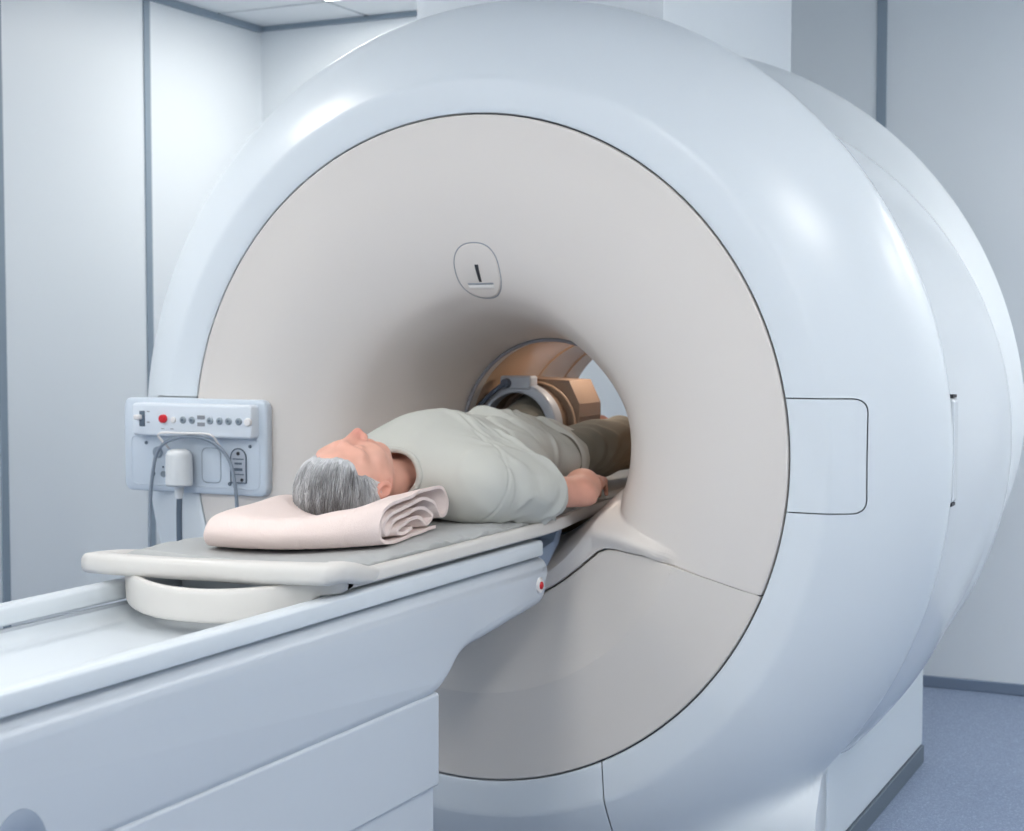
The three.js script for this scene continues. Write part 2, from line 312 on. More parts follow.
// front ring: closed solid with a skirt blended in below, then cut into cover, doors and lower cover
const RO = 1.220, ZR = -0.25;
{
  const NT = 420, NP = 46;
  const ringZ = r => { if (r <= 0.975) return 0; const t = (r - 0.975) / (RO - 0.975); return t >= 1 ? -1 : -0.10 * t + (ZR + 0.10) * (1 - Math.sqrt(1 - t * t)); };
  const skirtZ = (x, y) => -0.125 - 0.35 * Math.max(0, Math.abs(x) - 0.72) ** 1.5 - 2.6 * Math.max(0, y + H - 0.12) ** 2;
  const geo = gridGeo(NT, NP + 4, (i, j) => {
    const th = i / NT * 2 * PI + 0.001, c = cos(th), s = sin(th);
    let Ro = RO;
    if (s < 0) { const rb = Math.min(0.912 / Math.abs(c), 2); if (s < -0.6) Ro = Math.max(RO, rb); Ro = Math.min(Ro, (H - 0.004) / -s); }
    if (j === 0) return [0.884 * c, H + 0.884 * s, ZR - 0.012];
    if (j === 1) return [0.884 * c, H + 0.884 * s, -0.005];
    if (j === NP + 3) return [Ro * c, H + Ro * s, ZR - 0.012];
    const q = (j - 2) / NP;
    let r = q < 0.12 ? lerp(0.8855, 0.975, q / 0.12) : lerp(0.975, Ro, sin((q - 0.12) / 0.88 * PI / 2));
    let z = ringZ(r);
    if (s < 0) z = smax(z, skirtZ(r * c, r * s), 0.05);
    z = Math.max(z, ZR - 0.004);
    if (j === 2) { r = 0.8855; z -= 0.001; }
    return [r * c, H + r * s, z];
  }, { loopU: true, loopV: true });
  const solid = mergeVertices(geo, 1e-6);
  const ev = new Evaluator(); ev.attributes = ['position', 'normal', 'uv']; ev.useGroups = false;
  const brush = (g, m) => { const b = new Brush(g, m); b.updateMatrixWorld(); return b; };
  function prism(shape, z0, z1) { const g = new THREE.ExtrudeGeometry(shape, { depth: z1 - z0, bevelEnabled: false, curveSegments: 12 }); g.translate(0, 0, z0); return g; }
  function doorShape(sx, e) {
    const x0 = 0.83, x1 = 1.058 + e, y0 = 0.979 - e, y1 = (sx > 0 ? 1.251 : 1.222) + e, r = 0.035 + e, s = new THREE.Shape();
    const P = (x, y) => [sx * x, y];
    s.moveTo(...P(x0, y0)); s.lineTo(...P(x1 - r, y0)); s.quadraticCurveTo(...P(x1, y0), ...P(x1, y0 + r)); s.lineTo(...P(x1, y1 - r)); s.quadraticCurveTo(...P(x1, y1), ...P(x1 - r, y1)); s.lineTo(...P(x0, y1)); s.closePath();
    return s;
  }
  function lowShape(e) { const s = new THREE.Shape(), a = 0.379 + e, b = 0.42 + e; s.moveTo(-b, -0.1); s.lineTo(b, -0.1); s.lineTo(a, 0.6); s.lineTo(-a, 0.6); s.closePath(); return s; }
  function clean(g) {                                                 // drop stray slivers inside the ring opening
    g = g.index ? g.toNonIndexed() : g; const p = g.attributes.position, n = g.attributes.normal, u = g.attributes.uv, P = [], N = [], U = [];
    for (let i = 0; i < p.count; i += 3) {
      let ok = true; for (let k = i; k < i + 3; k++) if (Math.hypot(p.getX(k), p.getY(k) - H) < 0.8815) ok = false;
      if (ok) for (let k = i; k < i + 3; k++) { P.push(p.getX(k), p.getY(k), p.getZ(k)); N.push(n.getX(k), n.getY(k), n.getZ(k)); U.push(u.getX(k), u.getY(k)); }
    }
    const o = new THREE.BufferGeometry(); o.setAttribute('position', new THREE.Float32BufferAttribute(P, 3)); o.setAttribute('normal', new THREE.Float32BufferAttribute(N, 3)); o.setAttribute('uv', new THREE.Float32BufferAttribute(U, 2)); return o;
  }
  let ring = brush(solid, M.ring);
  for (const sx of [1, -1]) {
    const d = ev.evaluate(brush(solid, M.ring), brush(prism(doorShape(sx, 0), -0.4, 0.1)), INTERSECTION);
    part('storage_door', clean(d.geometry), M.ring, scanner, 'flush rounded cover plate on the white ring');
    ring = ev.evaluate(ring, brush(prism(doorShape(sx, 0.0028), -0.4, 0.1)), SUBTRACTION); ring.updateMatrixWorld();
  }
  const low = ev.evaluate(brush(solid, M.ring), brush(prism(lowShape(0), -0.4, 0.1)), INTERSECTION);
  ring = ev.evaluate(ring, brush(prism(lowShape(0.003), -0.4, 0.1)), SUBTRACTION);
  part('front_ring', clean(ring.geometry), M.ring, scanner, 'glossy white rounded front ring');
  part('ring_foot_cover', clean(low.geometry), M.ring, scanner);
  // dark frame behind the gaps
  part('inner_frame', gridGeo(180, 2, (i, j) => { const a = i / 180 * 2 * PI, r = j ? 0.90 : 0.80; return [r * cos(a), H + r * sin(a), -0.022]; }, { loopU: true }), M.gap, scanner);
}
// middle cover, rear cover
const ellR = (th, a, b) => 1 / Math.hypot(cos(th) / a, sin(th) / b);
function shell(name, prof, mat, NT = 300, label) {
  const g = gridGeo(NT, prof.length, (i, j) => {
    const th = i / NT * 2 * PI, [z, fr] = prof[j], r = typeof fr === 'function' ? fr(th) : fr;
    return [r * cos(th), Math.max(H + r * sin(th), 0.07), z];
  }, { loopU: true, flip: true });
  return part(name, g, mat, scanner, label);
}
{
  const prof = []; const N = 40;
  prof.push([ZR - 0.016, 0.95]); prof.push([ZR - 0.016, 1.18]); prof.push([ZR - 0.018, 1.196]);
  for (let i = 0; i <= N; i++) { const t = i / N, z = lerp(ZR - 0.021, -1.045, t); prof.push([z, th => lerp(1.200, ellR(th, 1.243, 1.105), sstep(0, 1, t) * 0.5 + t * 0.5) - 0.014 * sin(t * PI) * Math.abs(sin(th)) + 0.045 * sin(Math.min(1, t * 1.15) * PI) * sstep(-0.12, -0.55, sin(th))]); }
  prof.push([-1.048, th => ellR(th, 1.243, 1.105) - 0.003]); prof.push([-1.05, th => ellR(th, 1.243, 1.105) - 0.03]);
  shell('middle_cover', prof, M.mid, 300, 'glossy white middle shell of the scanner');
  const rr = th => lerp(1.25, 1.15, sstep(0.1, -0.6, sin(th)));
  const p2 = [[-1.054, th => ellR(th, 1.243, 1.105) - 0.03], [-1.055, th => ellR(th, 1.243, 1.105) - 0.004], [-1.058, th => ellR(th, 1.243, 1.105)]];
  for (let i = 1; i <= 24; i++) { const t = i / 24, z = -1.058 - 0.2 * t; p2.push([z, th => lerp(ellR(th, 1.243, 1.105), rr(th), sin(t * PI / 2))]); }
  for (let i = 1; i <= 24; i++) { const a = i / 24 * PI / 2; p2.push([-1.258 - 0.25 * sin(a), th => rr(th) - 0.26 * (1 - cos(a))]); }
  for (let i = 1; i <= 20; i++) { const t = i / 20; p2.push([-1.508 + 0.10 * t * t, lerp(0.93, 0.34, t)]); }
  shell('rear_cover', p2, M.rear, 300, 'white rounded rear shell of the scanner');
}
{ // grip beside the ring on the middle cover, both sides
  for (const sx of [1, -1]) {
    const grip = part('side_grip', box(-0.012, 0.012, -0.13, 0.13, -0.03, 0.03, 0.011, 4), M.mid, scanner); grip.position.set(sx * 1.206, 1.117, ZR - 0.06);
    for (const e of [0.135, -0.135]) { const slot = part('grip_slot', box(-0.011, 0.011, e - 0.004, e + 0.004, -0.028, 0.02), M.dark, scanner); slot.position.copy(grip.position); slot.position.x -= sx * 0.004; }
  }
}
part('base', box(-0.914, 0.914, 0.06, 0.62, -1.485, ZR - 0.018, 0.012, 2), M.base, scanner, 'white floor stand under the scanner');
part('plinth', box(-0.918, 0.918, 0, 0.06, -1.49, ZR - 0.018, 0.004, 1), M.plinth, scanner, 'dark grey plinth strip at the floor');
// bore
part('bore_liner', gridGeo(160, 30, (i, j) => { const a = i / 160 * 2 * PI, z = lerp(-LB, -1.41, j / 29), r = 0.293 + (j > 26 ? (j - 26) * 0.016 : 0); return [r * cos(a), H + r * sin(a), z]; }, { loopU: true }), M.liner, scanner, 'tan inner lining of the bore');
part('bore_ring', new THREE.TorusGeometry(0.2885, 0.0055, 10, 120).translate(0, H, -0.545), M.linerRing, scanner, 'grey joint ring inside the bore');
for (const z of [-0.98, -1.2]) part('bore_rib', new THREE.TorusGeometry(0.2925, 0.004, 8, 120).translate(0, H, z), M.liner, scanner);
{
  const lamp = part('bore_lamp', box(-0.02, 0.02, -0.003, 0.003, -0.13, 0.13, 0.0025, 2), new THREE.MeshStandardMaterial({ color: 0xffffff, emissive: 0xffefdf, emissiveIntensity: 5 }), scanner, 'warm strip lamp in the bore roof');
  lamp.position.set(0.03, H + 0.2855, -0.86);
  const l = new THREE.RectAreaLight(0xffeedd, 24, 0.036, 0.25); l.position.set(0.03, H + 0.28, -0.86); l.rotation.x = -PI / 2; l.castShadow = true; scanner.add(l);
}
// alignment badge on the funnel
{
  const cy = 0.475, halfW = 0.068, halfH = 0.0735;
  const oval = (a, k) => { const e = 2.4, c = cos(a), s = sin(a); return [0.012 + k * halfW * Math.sign(c) * Math.abs(c) ** (2 / e), cy + k * halfH * Math.sign(s) * Math.abs(s) ** (2 / e)]; };
  const on = (x, y, o) => { const e = 0.002, gx = (flareZ(x + e, y) - flareZ(x - e, y)) / (2 * e), gy = (flareZ(x, y + e) - flareZ(x, y - e)) / (2 * e), L = Math.hypot(1, gx, gy); return [x - gx / L * o, H + y - gy / L * o, flareZ(x, y) + o / L]; };
  const K = [0.0, 0.2, 0.4, 0.6, 0.8, 0.9, 0.945, 0.96], O = [0.0025, 0.0025, 0.0025, 0.0025, 0.0025, 0.0025, 0.0022, -0.002];
  const badge = part('alignment_badge', gridGeo(96, K.length, (i, j) => { const p = oval(i / 96 * 2 * PI, K[j]); return on(p[0], p[1], O[j]); }, { loopU: true, flip: true }), M.face, scanner, 'small oval badge with a laser slot above the bore');
  part('badge_groove', gridGeo(96, 4, (i, j) => { const p = oval(i / 96 * 2 * PI, [0.955, 0.965, 1.0, 1.01][j]); return on(p[0], p[1], [-0.001, 0.0008, 0.0008, -0.001][j]); }, { loopU: true, flip: true }), M.seamGrey, badge);
  const strip = (x0, x1, y0, y1, o, w1) => gridGeo(13, 6, (i, j) => { const t = j / 5, k = lerp(1, w1, t), xm = (x0 + x1) / 2, x = xm + (lerp(x0, x1, i / 12) - xm) * k; return on(x, lerp(y1, y0, t), (i === 0 || i === 12 || j === 0 || j === 5) ? 0.001 : o); });
  part('laser_slot', strip(0.0065, 0.0195, cy - 0.035, cy + 0.022, 0.004, 0.6), M.dark, badge, 'narrow dark laser slot');
  part('badge_bar', strip(-0.03, 0.054, cy - 0.047, cy - 0.034, 0.0045, 1), M.whiteCap, badge, 'pale horizontal bar');
  part('badge_bar_edge', strip(-0.03, 0.054, cy - 0.036, cy - 0.031, 0.0045, 1), M.seamGrey, badge);
}
// ceiling duct above the magnet
{
  const t = thing('ceiling_duct', 'white boxed service duct rising from scanner top to ceiling', 'duct');
  const s = new THREE.Shape(), x0 = -0.44, x1 = 0.365, z0 = 0.5, z1 = 1.78, r = 0.05;
  s.moveTo(x0 + r, z0); s.lineTo(x1 - r, z0); s.quadraticCurveTo(x1, z0, x1, z0 + r); s.lineTo(x1, z1); s.lineTo(x0, z1); s.lineTo(x0, z0 + r); s.quadraticCurveTo(x0, z0, x0 + r, z0);
  const g = new THREE.ExtrudeGeometry(s, { depth: CEIL - 2.0, bevelEnabled: false, curveSegments: 10 }); g.rotateX(-PI / 2); g.translate(0, 2.0, 0);
  part('duct_casing', toCreasedNormals(g, 0.6), M.duct, t);
  part('duct_corner_strip', box(0.325, 0.368, 2.25, CEIL, -0.515, -0.499, 0.004, 2), M.duct, t);
}

// ---------------------------------------------------------------- interface panel on the ring
{
  const PS = [-0.036, -0.002, -0.036];                              // mounting offset of panel, plug and cable
  const t = thing('interface_panel', 'rectangular pale grey connection panel with buttons on scanner front', 'control panel', PS);
  const rr = (x0, x1, y0, y1, r) => { const s = new THREE.Shape(); s.moveTo(x0 + r, y0); s.lineTo(x1 - r, y0); s.quadraticCurveTo(x1, y0, x1, y0 + r); s.lineTo(x1, y1 - r); s.quadraticCurveTo(x1, y1, x1 - r, y1); s.lineTo(x0 + r, y1); s.quadraticCurveTo(x0, y1, x0, y1 - r); s.lineTo(x0, y0 + r); s.quadraticCurveTo(x0, y0, x0 + r, y0); return s; };
  const slab = (x0, x1, y0, y1, r, z0, z1, b) => { const g = new THREE.ExtrudeGeometry(rr(x0, x1, y0, y1, r), { depth: z1 - z0 - b, bevelEnabled: true, bevelThickness: b, bevelSize: b, bevelOffset: -b, bevelSegments: 4, curveSegments: 8 }); g.translate(0, 0, z0); return toCreasedNormals(g, 0.7); };
  part('back_plate', slab(-1.09, -0.583, 0.948, 1.222, 0.03, 0.03, 0.055, 0.008), M.panel, t);
  part('inset_rim', new THREE.TubeGeometry(new THREE.CatmullRomCurve3(rr(-1.062, -0.606, 0.968, 1.11, 0.02).getSpacedPoints(120).map(p => V(p.x, p.y, 0.0545)), true), 200, 0.002, 6, true), M.panel, t);
  part('console', slab(-1.03, -0.608, 1.113, 1.208, 0.014, 0.05, 0.092, 0.008), M.console, t, 'raised pale strip holding the buttons');
  const by = 1.161, bz = 0.092;
  const knob = (name, x, y, r, d, mat, parent = t) => part(name, new THREE.LatheGeometry([[0.0001, d], [r * 0.75, d], [r * 0.92, d * 0.85], [r, d * 0.5], [r, -0.002]].map(p => new THREE.Vector2(...p)), 24).rotateX(PI / 2).translate(x, y, bz), mat, parent);
  const bx = u => -1.018 + (u - 135) / 125 * 0.439;
  const rb = knob('stop_button', bx(165), by + 0.003, 0.0125, 0.012, M.red); rb.userData.label = 'round red stop button';
  knob('push_button', bx(175), by, 0.009, 0.005, M.whiteCap);
  for (const u of [184.7, 193.7, 211.8, 221.2, 230, 240]) { const k = knob('socket', bx(u), by + 0.001, 0.0105, 0.005, M.steel); part('socket_hole', cyl([bx(u), by + 0.001, bz + 0.004], [bx(u), by + 0.001, bz + 0.0056], 0.0038, 0.0038, 12), M.cableDark, k); }
  knob('push_button', bx(249), by, 0.0115, 0.007, M.whiteCap).userData.label = 'round white push button';
  for (const dy of [0.010, -0.010]) part('indicator', box(bx(199), bx(206.5), by + dy - 0.0055, by + dy + 0.0055, bz - 0.001, bz + 0.002, 0.001, 1), M.seamGrey, t);
  const sw = part('switch_slot', box(bx(140), bx(145.5), 1.140, 1.185, bz - 0.001, bz + 0.0015), M.cableDark, t);
  part('toggle', box(bx(137.2), bx(143.2), 1.160, 1.174, bz, bz + 0.018, 0.004, 2), M.whiteCap, sw);
  for (const [u, v] of [[147.5, 1.182], [147.5, 1.151]]) part('printed_mark', box(bx(u), bx(u + 3), v, v + 0.003, bz - 0.0002, bz + 0.0004), M.seamGrey, t);
  for (const [u] of [[171.5], [162]]) part('printed_mark', box(bx(u), bx(u + 3.4), by - 0.027, by - 0.0245, bz - 0.0002, bz + 0.0004), M.seamGrey, t);
  const Z = 0.055, px = u => -1.049 + (u - 135) / 125 * 0.439, py = v => 1.207 - (v - 403) * 0.002822, near = pts => pts.map(p => [p[0] + 0.85 * (p[2] - 0.055), p[1], p[2]]);
  for (const [u, v, r] of [[147, 444.5, 0.0055], [252, 444.5, 0.0055], [164.4, 476.5, 0.01], [164.4, 469, 0.003], [154.5, 476.5, 0.006]]) part('screw', cyl([px(u), py(v), Z - 0.002], [px(u), py(v), Z + 0.003], r, r * 0.85, 16), r > 0.009 ? M.steel : M.cableDark, t);
  part('round_port', cyl([px(159), py(454), Z - 0.002], [px(159), py(454), Z + 0.005], 0.017, 0.016, 24), M.cable, t);
  { // blank plate
    const s = rr(px(204), px(223), py(483), py(447.5), 0.02), c = new THREE.CatmullRomCurve3(s.getSpacedPoints(60).map(p => V(p.x, p.y, Z)), true);
    const bp = part('blank_plate', slab(px(204.5), px(222.5), py(482.5), py(448), 0.018, Z - 0.01, Z + 0.002, 0.001), M.panel, t);
    part('plate_outline', new THREE.TubeGeometry(c, 90, 0.0012, 6, true), M.cable, bp);
    const x0 = px(233.5), x1 = px(248.5), y0 = py(481.5), y1 = py(447), sh = new THREE.Shape(), R = (x1 - x0) / 2;
    sh.moveTo(x0, y0); sh.lineTo(x1, y0); sh.lineTo(x1, y1 - R); sh.absarc((x0 + x1) / 2, y1 - R, R, 0, PI, false); sh.lineTo(x0, y0);
    const g = new THREE.ExtrudeGeometry(sh, { depth: 0.012, bevelEnabled: false, curveSegments: 16 }); g.translate(0, 0, Z - 0.008);
    const up = part('port_plate', g, M.coil, t, 'small arched plate with ports');
    part('plate_outline', new THREE.TubeGeometry(new THREE.CatmullRomCurve3(sh.getSpacedPoints(80).map(p => V(p.x, p.y, Z + 0.004)), true), 120, 0.002, 6, true), M.cableDark, up);
    const xm = (x0 + x1) / 2;
    part('port', cyl([xm, py(452), Z], [xm, py(452), Z + 0.006], 0.0055, 0.0055, 14), M.dark, up);
    for (const [v, w, h] of [[457.5, 0.019, 0.003], [462, 0.012, 0.006], [468, 0.014, 0.008], [473, 0.019, 0.003]]) part('port', box(xm - w, xm + w, py(v) - h / 2, py(v) + h / 2, Z + 0.003, Z + 0.0055), M.cableDark, up);
    part('port', cyl([px(244.5), py(478.5), Z], [px(244.5), py(478.5), Z + 0.006], 0.005, 0.005, 14), M.dark, up);
  }
  part('wire_holder', tube(near([[px(170), py(449), 0.075], [px(163), py(441), 0.105], [px(158.5), py(435), 0.112], [px(161), py(432.5), 0.114], [px(185), py(432), 0.114], [px(209), py(432), 0.114], [px(213.5), py(434), 0.112], [px(220), py(443), 0.09], [px(228), py(455), 0.06]]), 0.0034, 80, 8), M.whiteCap, t, 'bent white wire cable holder');
  // connector plug with its own lead
  const p = thing('connector_plug', 'light grey rounded cable plug pushed into the connection panel', 'plug', PS);
  const prof = [[0.0001, 0.048], [0.018, 0.047], [0.029, 0.041], [0.034, 0.028], [0.035, -0.052], [0.032, -0.058], [0.0001, -0.058]].map(q => new THREE.Vector2(...q));
  part('housing', new THREE.LatheGeometry(prof, 32).scale(1.18, 1, 1).translate(px(181.5) + 0.028, py(465.5), 0.095), M.plug, p);
  part('strain_relief', cyl([px(180) + 0.024, py(499), 0.085], [px(180.5) + 0.027, py(485), 0.09], 0.0105, 0.0155, 20), M.plug, p);
  part('lead', tube(near([[px(180), py(498), 0.085], [px(179.6), py(520), 0.08], [px(180), py(560), 0.07], [px(181), py(640), 0.06], [px(184), py(740), 0.06], [px(190), 0.02, 0.08]]), 0.0085, 60, 12), M.cableDark, p, 'dark grey lead hanging down');
  meshThing('looped_cable', tube(near([[px(148.5), 0.01, 0.10], [px(148.5), py(640), 0.08], [px(149), py(540), 0.075], [px(150), py(505), 0.075], [px(152.5), py(478), 0.078], [px(157), py(455), 0.085], [px(165), py(443), 0.10], [px(178), py(437), 0.108], [px(192), py(435), 0.11], [px(208), py(437.5), 0.108], [px(222), py(447), 0.095], [px(231), py(460), 0.085], [px(235.5), py(480), 0.08], [px(237.5), py(500), 0.075], [px(239), py(560), 0.07], [px(240), py(640), 0.07], [px(240), 0.01, 0.1]]), 0.0052, 200, 10), M.cable, 'thin grey cable looped over the white wire holder', 'cable').position.set(...PS);
}

// ---------------------------------------------------------------- patient table
{
  const t = thing('patient_table', 'long white scanner table with a cantilevered end', 'table');
  const W = 0.285;
  const bodyGeo = extrudeZY([[2.7, 0.60], [0.70, 0.60], [0.565, 0.655, 0.63, 0.60], [0.45, 0.687, 0.53, 0.685], [0.13, 0.718], [0.077, 0.757, 0.083, 0.722], [0.068, 0.815], [0.09, 0.843, 0.068, 0.843], [2.7, 0.843]], -W, W, 0.04, 8);
  const bb = new Brush(bodyGeo, M.table), wb = new Brush(box(-W + 0.042, W - 0.042, 0.806, 1.0, 0.25, 2.655), M.table); bb.updateMatrixWorld(); wb.updateMatrixWorld();
  const ev = new Evaluator(); ev.useGroups = false; ev.attributes = ['position', 'normal', 'uv'];
  part('table_body', ev.evaluate(bb, wb, SUBTRACTION).geometry, M.table, t, 'white moulded table body curving up to its free end');
  for (const sx of [1, -1]) part('top_rail', extrudeZY([[2.68, 0.8475], [0.105, 0.8475], [0.1, 0.855, 0.1, 0.8475], [0.1, 0.875], [0.113, 0.888, 0.1, 0.888], [2.68, 0.888]], sx > 0 ? W - 0.045 : -W + 0.006, sx > 0 ? W - 0.006 : -W + 0.045, 0.008, 3), M.tableTop, t);
  // well floor between the rails, rising under the tray
  part('table_well', gridGeo(48, 60, (i, j) => {
    const q = lerp(-1, 1, i / 47), e = Math.min(1, Math.abs(q) / 0.78), v = clamp((Math.abs(q) - 0.78) / 0.22, 0, 1), z = lerp(2.65, 0.26, j / 59);
    const x = Math.sign(q) * (0.218 * e + 0.021 * sin(v * PI / 2)), y = 0.8075 + (v < 1 ? 0.03 * (1 - cos(v * PI / 2)) : 0.077);
    return [x, y + (v < 0.4 ? 0.014 * sstep(1.2, 1.04, z + 0.1 * (x / 0.25) ** 2) : 0), z];
  }, {}), M.tableTop, t, 'smooth white trough floor');
  part('carriage', box(-0.235, 0.235, 0.84, 0.888, 0.4, 0.9, 0.01, 2), M.tableTop, t, 'white carriage under the sliding tray');
  part('end_cap', box(-W + 0.02, W - 0.02, 0.60, 0.886, 2.66, 2.74, 0.03, 4), M.table, t);
  part('column_cover', box(-0.281, 0.281, 0.405, 0.615, 0.65, 1.95, 0.008, 2), M.table, t, 'upper telescopic column cover');
  part('column_cover', box(-0.272, 0.272, 0.2, 0.41, 0.66, 1.94, 0.008, 2), M.table, t, 'middle telescopic column cover');
  part('column_cover', box(-0.263, 0.263, 0.04, 0.21, 0.67, 1.93, 0.008, 2), M.table, t, 'lower telescopic column cover');
  part('table_foot', box(-0.30, 0.30, 0, 0.05, 0.62, 1.98, 0.015, 2), M.plinth, t);
  // stop button near the free end
  const d = part('button_bezel', new THREE.LatheGeometry([[0.0001, 0.006], [0.014, 0.006], [0.0195, 0.004], [0.021, -0.004]].map(q => new THREE.Vector2(...q)), 28).rotateZ(-PI / 2), M.whiteCap, t, 'white round button surround');
  d.position.set(W - 0.001, 0.778, 0.138);
  part('stop_button', new THREE.SphereGeometry(0.010, 20, 12).scale(0.55, 1, 1).translate(0.006, 0, 0), M.red, d, 'small red stop button');
  const kb = part('side_bumper', new THREE.SphereGeometry(0.075, 32, 20).scale(0.2, 1, 0.8), M.bumper, t, 'dark grey round bumper on the table side'); kb.position.set(W, 0.635, 1.945);
  // docking guide between table and scanner
  part('docking_guide', extrudeZY([[0.09, 0.785], [-0.02, 0.80], [-0.09, 0.85], [-0.12, 0.895], [-0.085, 0.895], [-0.06, 0.865], [0.0, 0.855], [0.09, 0.852]], -0.235, 0.235, 0.006, 2), M.guide, t, 'blue-grey docking block at the table end');
}
// ---------------------------------------------------------------- tray that slides into the bore
{
  const t = thing('patient_tray', 'off-white sliding patient tray with a carrying handle at its head end', 'tray');
  const hw = z => lerp(0.235, 0.288, sstep(-0.36, 0.1, z));
  // shell cross-section swept along z: flat pan with raised rounded rails
  const sec = [[-1, 0.905], [-1, 0.922], [-0.985, 0.931], [-0.955, 0.933], [-0.92, 0.931], [-0.9, 0.922], [-0.87, 0.914], [-0.5, 0.910], [0, 0.908], [0.5, 0.910], [0.87, 0.914], [0.9, 0.922], [0.92, 0.931], [0.955, 0.933], [0.985, 0.931], [1, 0.922], [1, 0.905], [0.97, 0.899], [0.6, 0.892], [0, 0.890], [-0.6, 0.892], [-0.97, 0.899]];
  part('tray_front', box(-0.25, 0.25, 0.896, 0.928, 1.0, 1.05, 0.006, 2), M.tray, t);
  const zs = []; for (let i = 0; i <= 70; i++) zs.push(lerp(1.02, -1.38, i / 70));
  part('tray_shell', toCreasedNormals(gridGeo(zs.length, sec.length, (i, j) => [sec[j][0] * hw(zs[i]), sec[j][1], zs[i]], { loopV: true }), 0.9), M.tray, t);
  // handle bar across the head end: rounded bar that dips into the side rails
  const hb = s => { // s in [-1, 1]
    const a = Math.abs(s);
    if (a <= 0.82) return [0.296 * s / 0.82 - 0.006, 0.934 + 0.009 * s, 1.108 + 0.02 * (1 - (a / 0.82) ** 2)];
    const q = (a - 0.82) / 0.18; return [Math.sign(s) * lerp(0.296, 0.274, sstep(0, 1, q)) - 0.006 * (1 - q), lerp(0.934 + 0.009 * Math.sign(s), 0.918, sstep(0.0, 0.8, q)), lerp(1.108, 0.88, q)];
  };
  part('handle', gridGeo(140, 20, (i, j) => {
    const s = lerp(-1, 1, i / 139), p = hb(s), q = hb(clamp(s + 0.01, -1, 1)), o = hb(clamp(s - 0.01, -1, 1)), a = j / 20 * 2 * PI, e = 2.8;
    let tx = q[0] - o[0], tz = q[2] - o[2]; const L = Math.hypot(tx, tz); tx /= L; tz /= L;
    const k = sstep(1, 0.86, Math.abs(s)), wv = lerp(0.012, 0.024, k), hv = lerp(0.0125, 0.022, sstep(1, 0.88, Math.abs(s)));
    const ca = Math.sign(cos(a)) * Math.abs(cos(a)) ** (2 / e) * wv, sa = Math.sign(sin(a)) * Math.abs(sin(a)) ** (2 / e) * hv;
    return [p[0] - tz * ca, p[1] + sa, p[2] + tx * ca];
  }, { loopV: true }), M.tray, t, 'smooth off-white carrying handle');
  part('handle_lip', gridGeo(160, 16, (i, j) => {                    // bowed lip below the handle slot
    const u = lerp(-1, 1, i / 159), x = u * 0.278, z = 1.02 + 0.165 * (1 - Math.abs(u) ** 2.2), a = j / 16 * 2 * PI, e = 4;
    const ca = Math.sign(cos(a)) * Math.abs(cos(a)) ** (2 / e) * 0.012, sa = Math.sign(sin(a)) * Math.abs(sin(a)) ** (2 / e);
    const top = lerp(0.906, 0.928, u * u), bot = lerp(lerp(0.838, 0.85, u * u), 0.8895, sstep(0.80, 0.86, Math.abs(u)));
    return [x, (top + bot) / 2 + sa * (top - bot) / 2 * Math.sqrt(Math.max(0, 1 - Math.abs(u) ** 40)), z + ca * Math.sqrt(Math.max(0, 1 - Math.abs(u) ** 40))];
  }, { loopV: true }), M.tray, t, 'bowed off-white lip under the handle slot');
}
// thin mattress with a crumpled edge
{
  const NX = 60, NZ = 260;
  const top = (x, z, u) => {
    const edge = sstep(0.8, 1, Math.abs(u)), rip = noise3(z * 22, 3, u > 0 ? 1 : 9) * 0.006 + noise3(z * 60, 7, 2) * 0.003;
    return 0.947 + 0.006 * sstep(0.2, -1, u) - edge * edge * 0.012 + edge * rip + 0.0012 * noise3(x * 14, z * 10, 4);
  };
  const hw = z => lerp(0.215, 0.262, sstep(-0.36, 0.1, z));
  const g = gridGeo(NZ, NX + 3, (i, j) => {
    const z = lerp(1.07, -1.3, i / (NZ - 1));
    if (j === 0) return [-hw(z) + 0.01, 0.916, z];
    if (j === NX + 2) return [hw(z) - 0.006, 0.922, z];
    const u = lerp(-1, 1, (j - 1) / NX), x = u * (hw(z) + (u > 0.9 ? 0.006 * noise3(z * 17, 1, 5) : 0));
    return [x, top(x, z, u) - (i === 0 ? 0.02 : 0), z];
  });
  meshThing('mattress', g, M.mat, 'thin grey mattress on the sliding tray with crumpled edge', 'mattress');
}
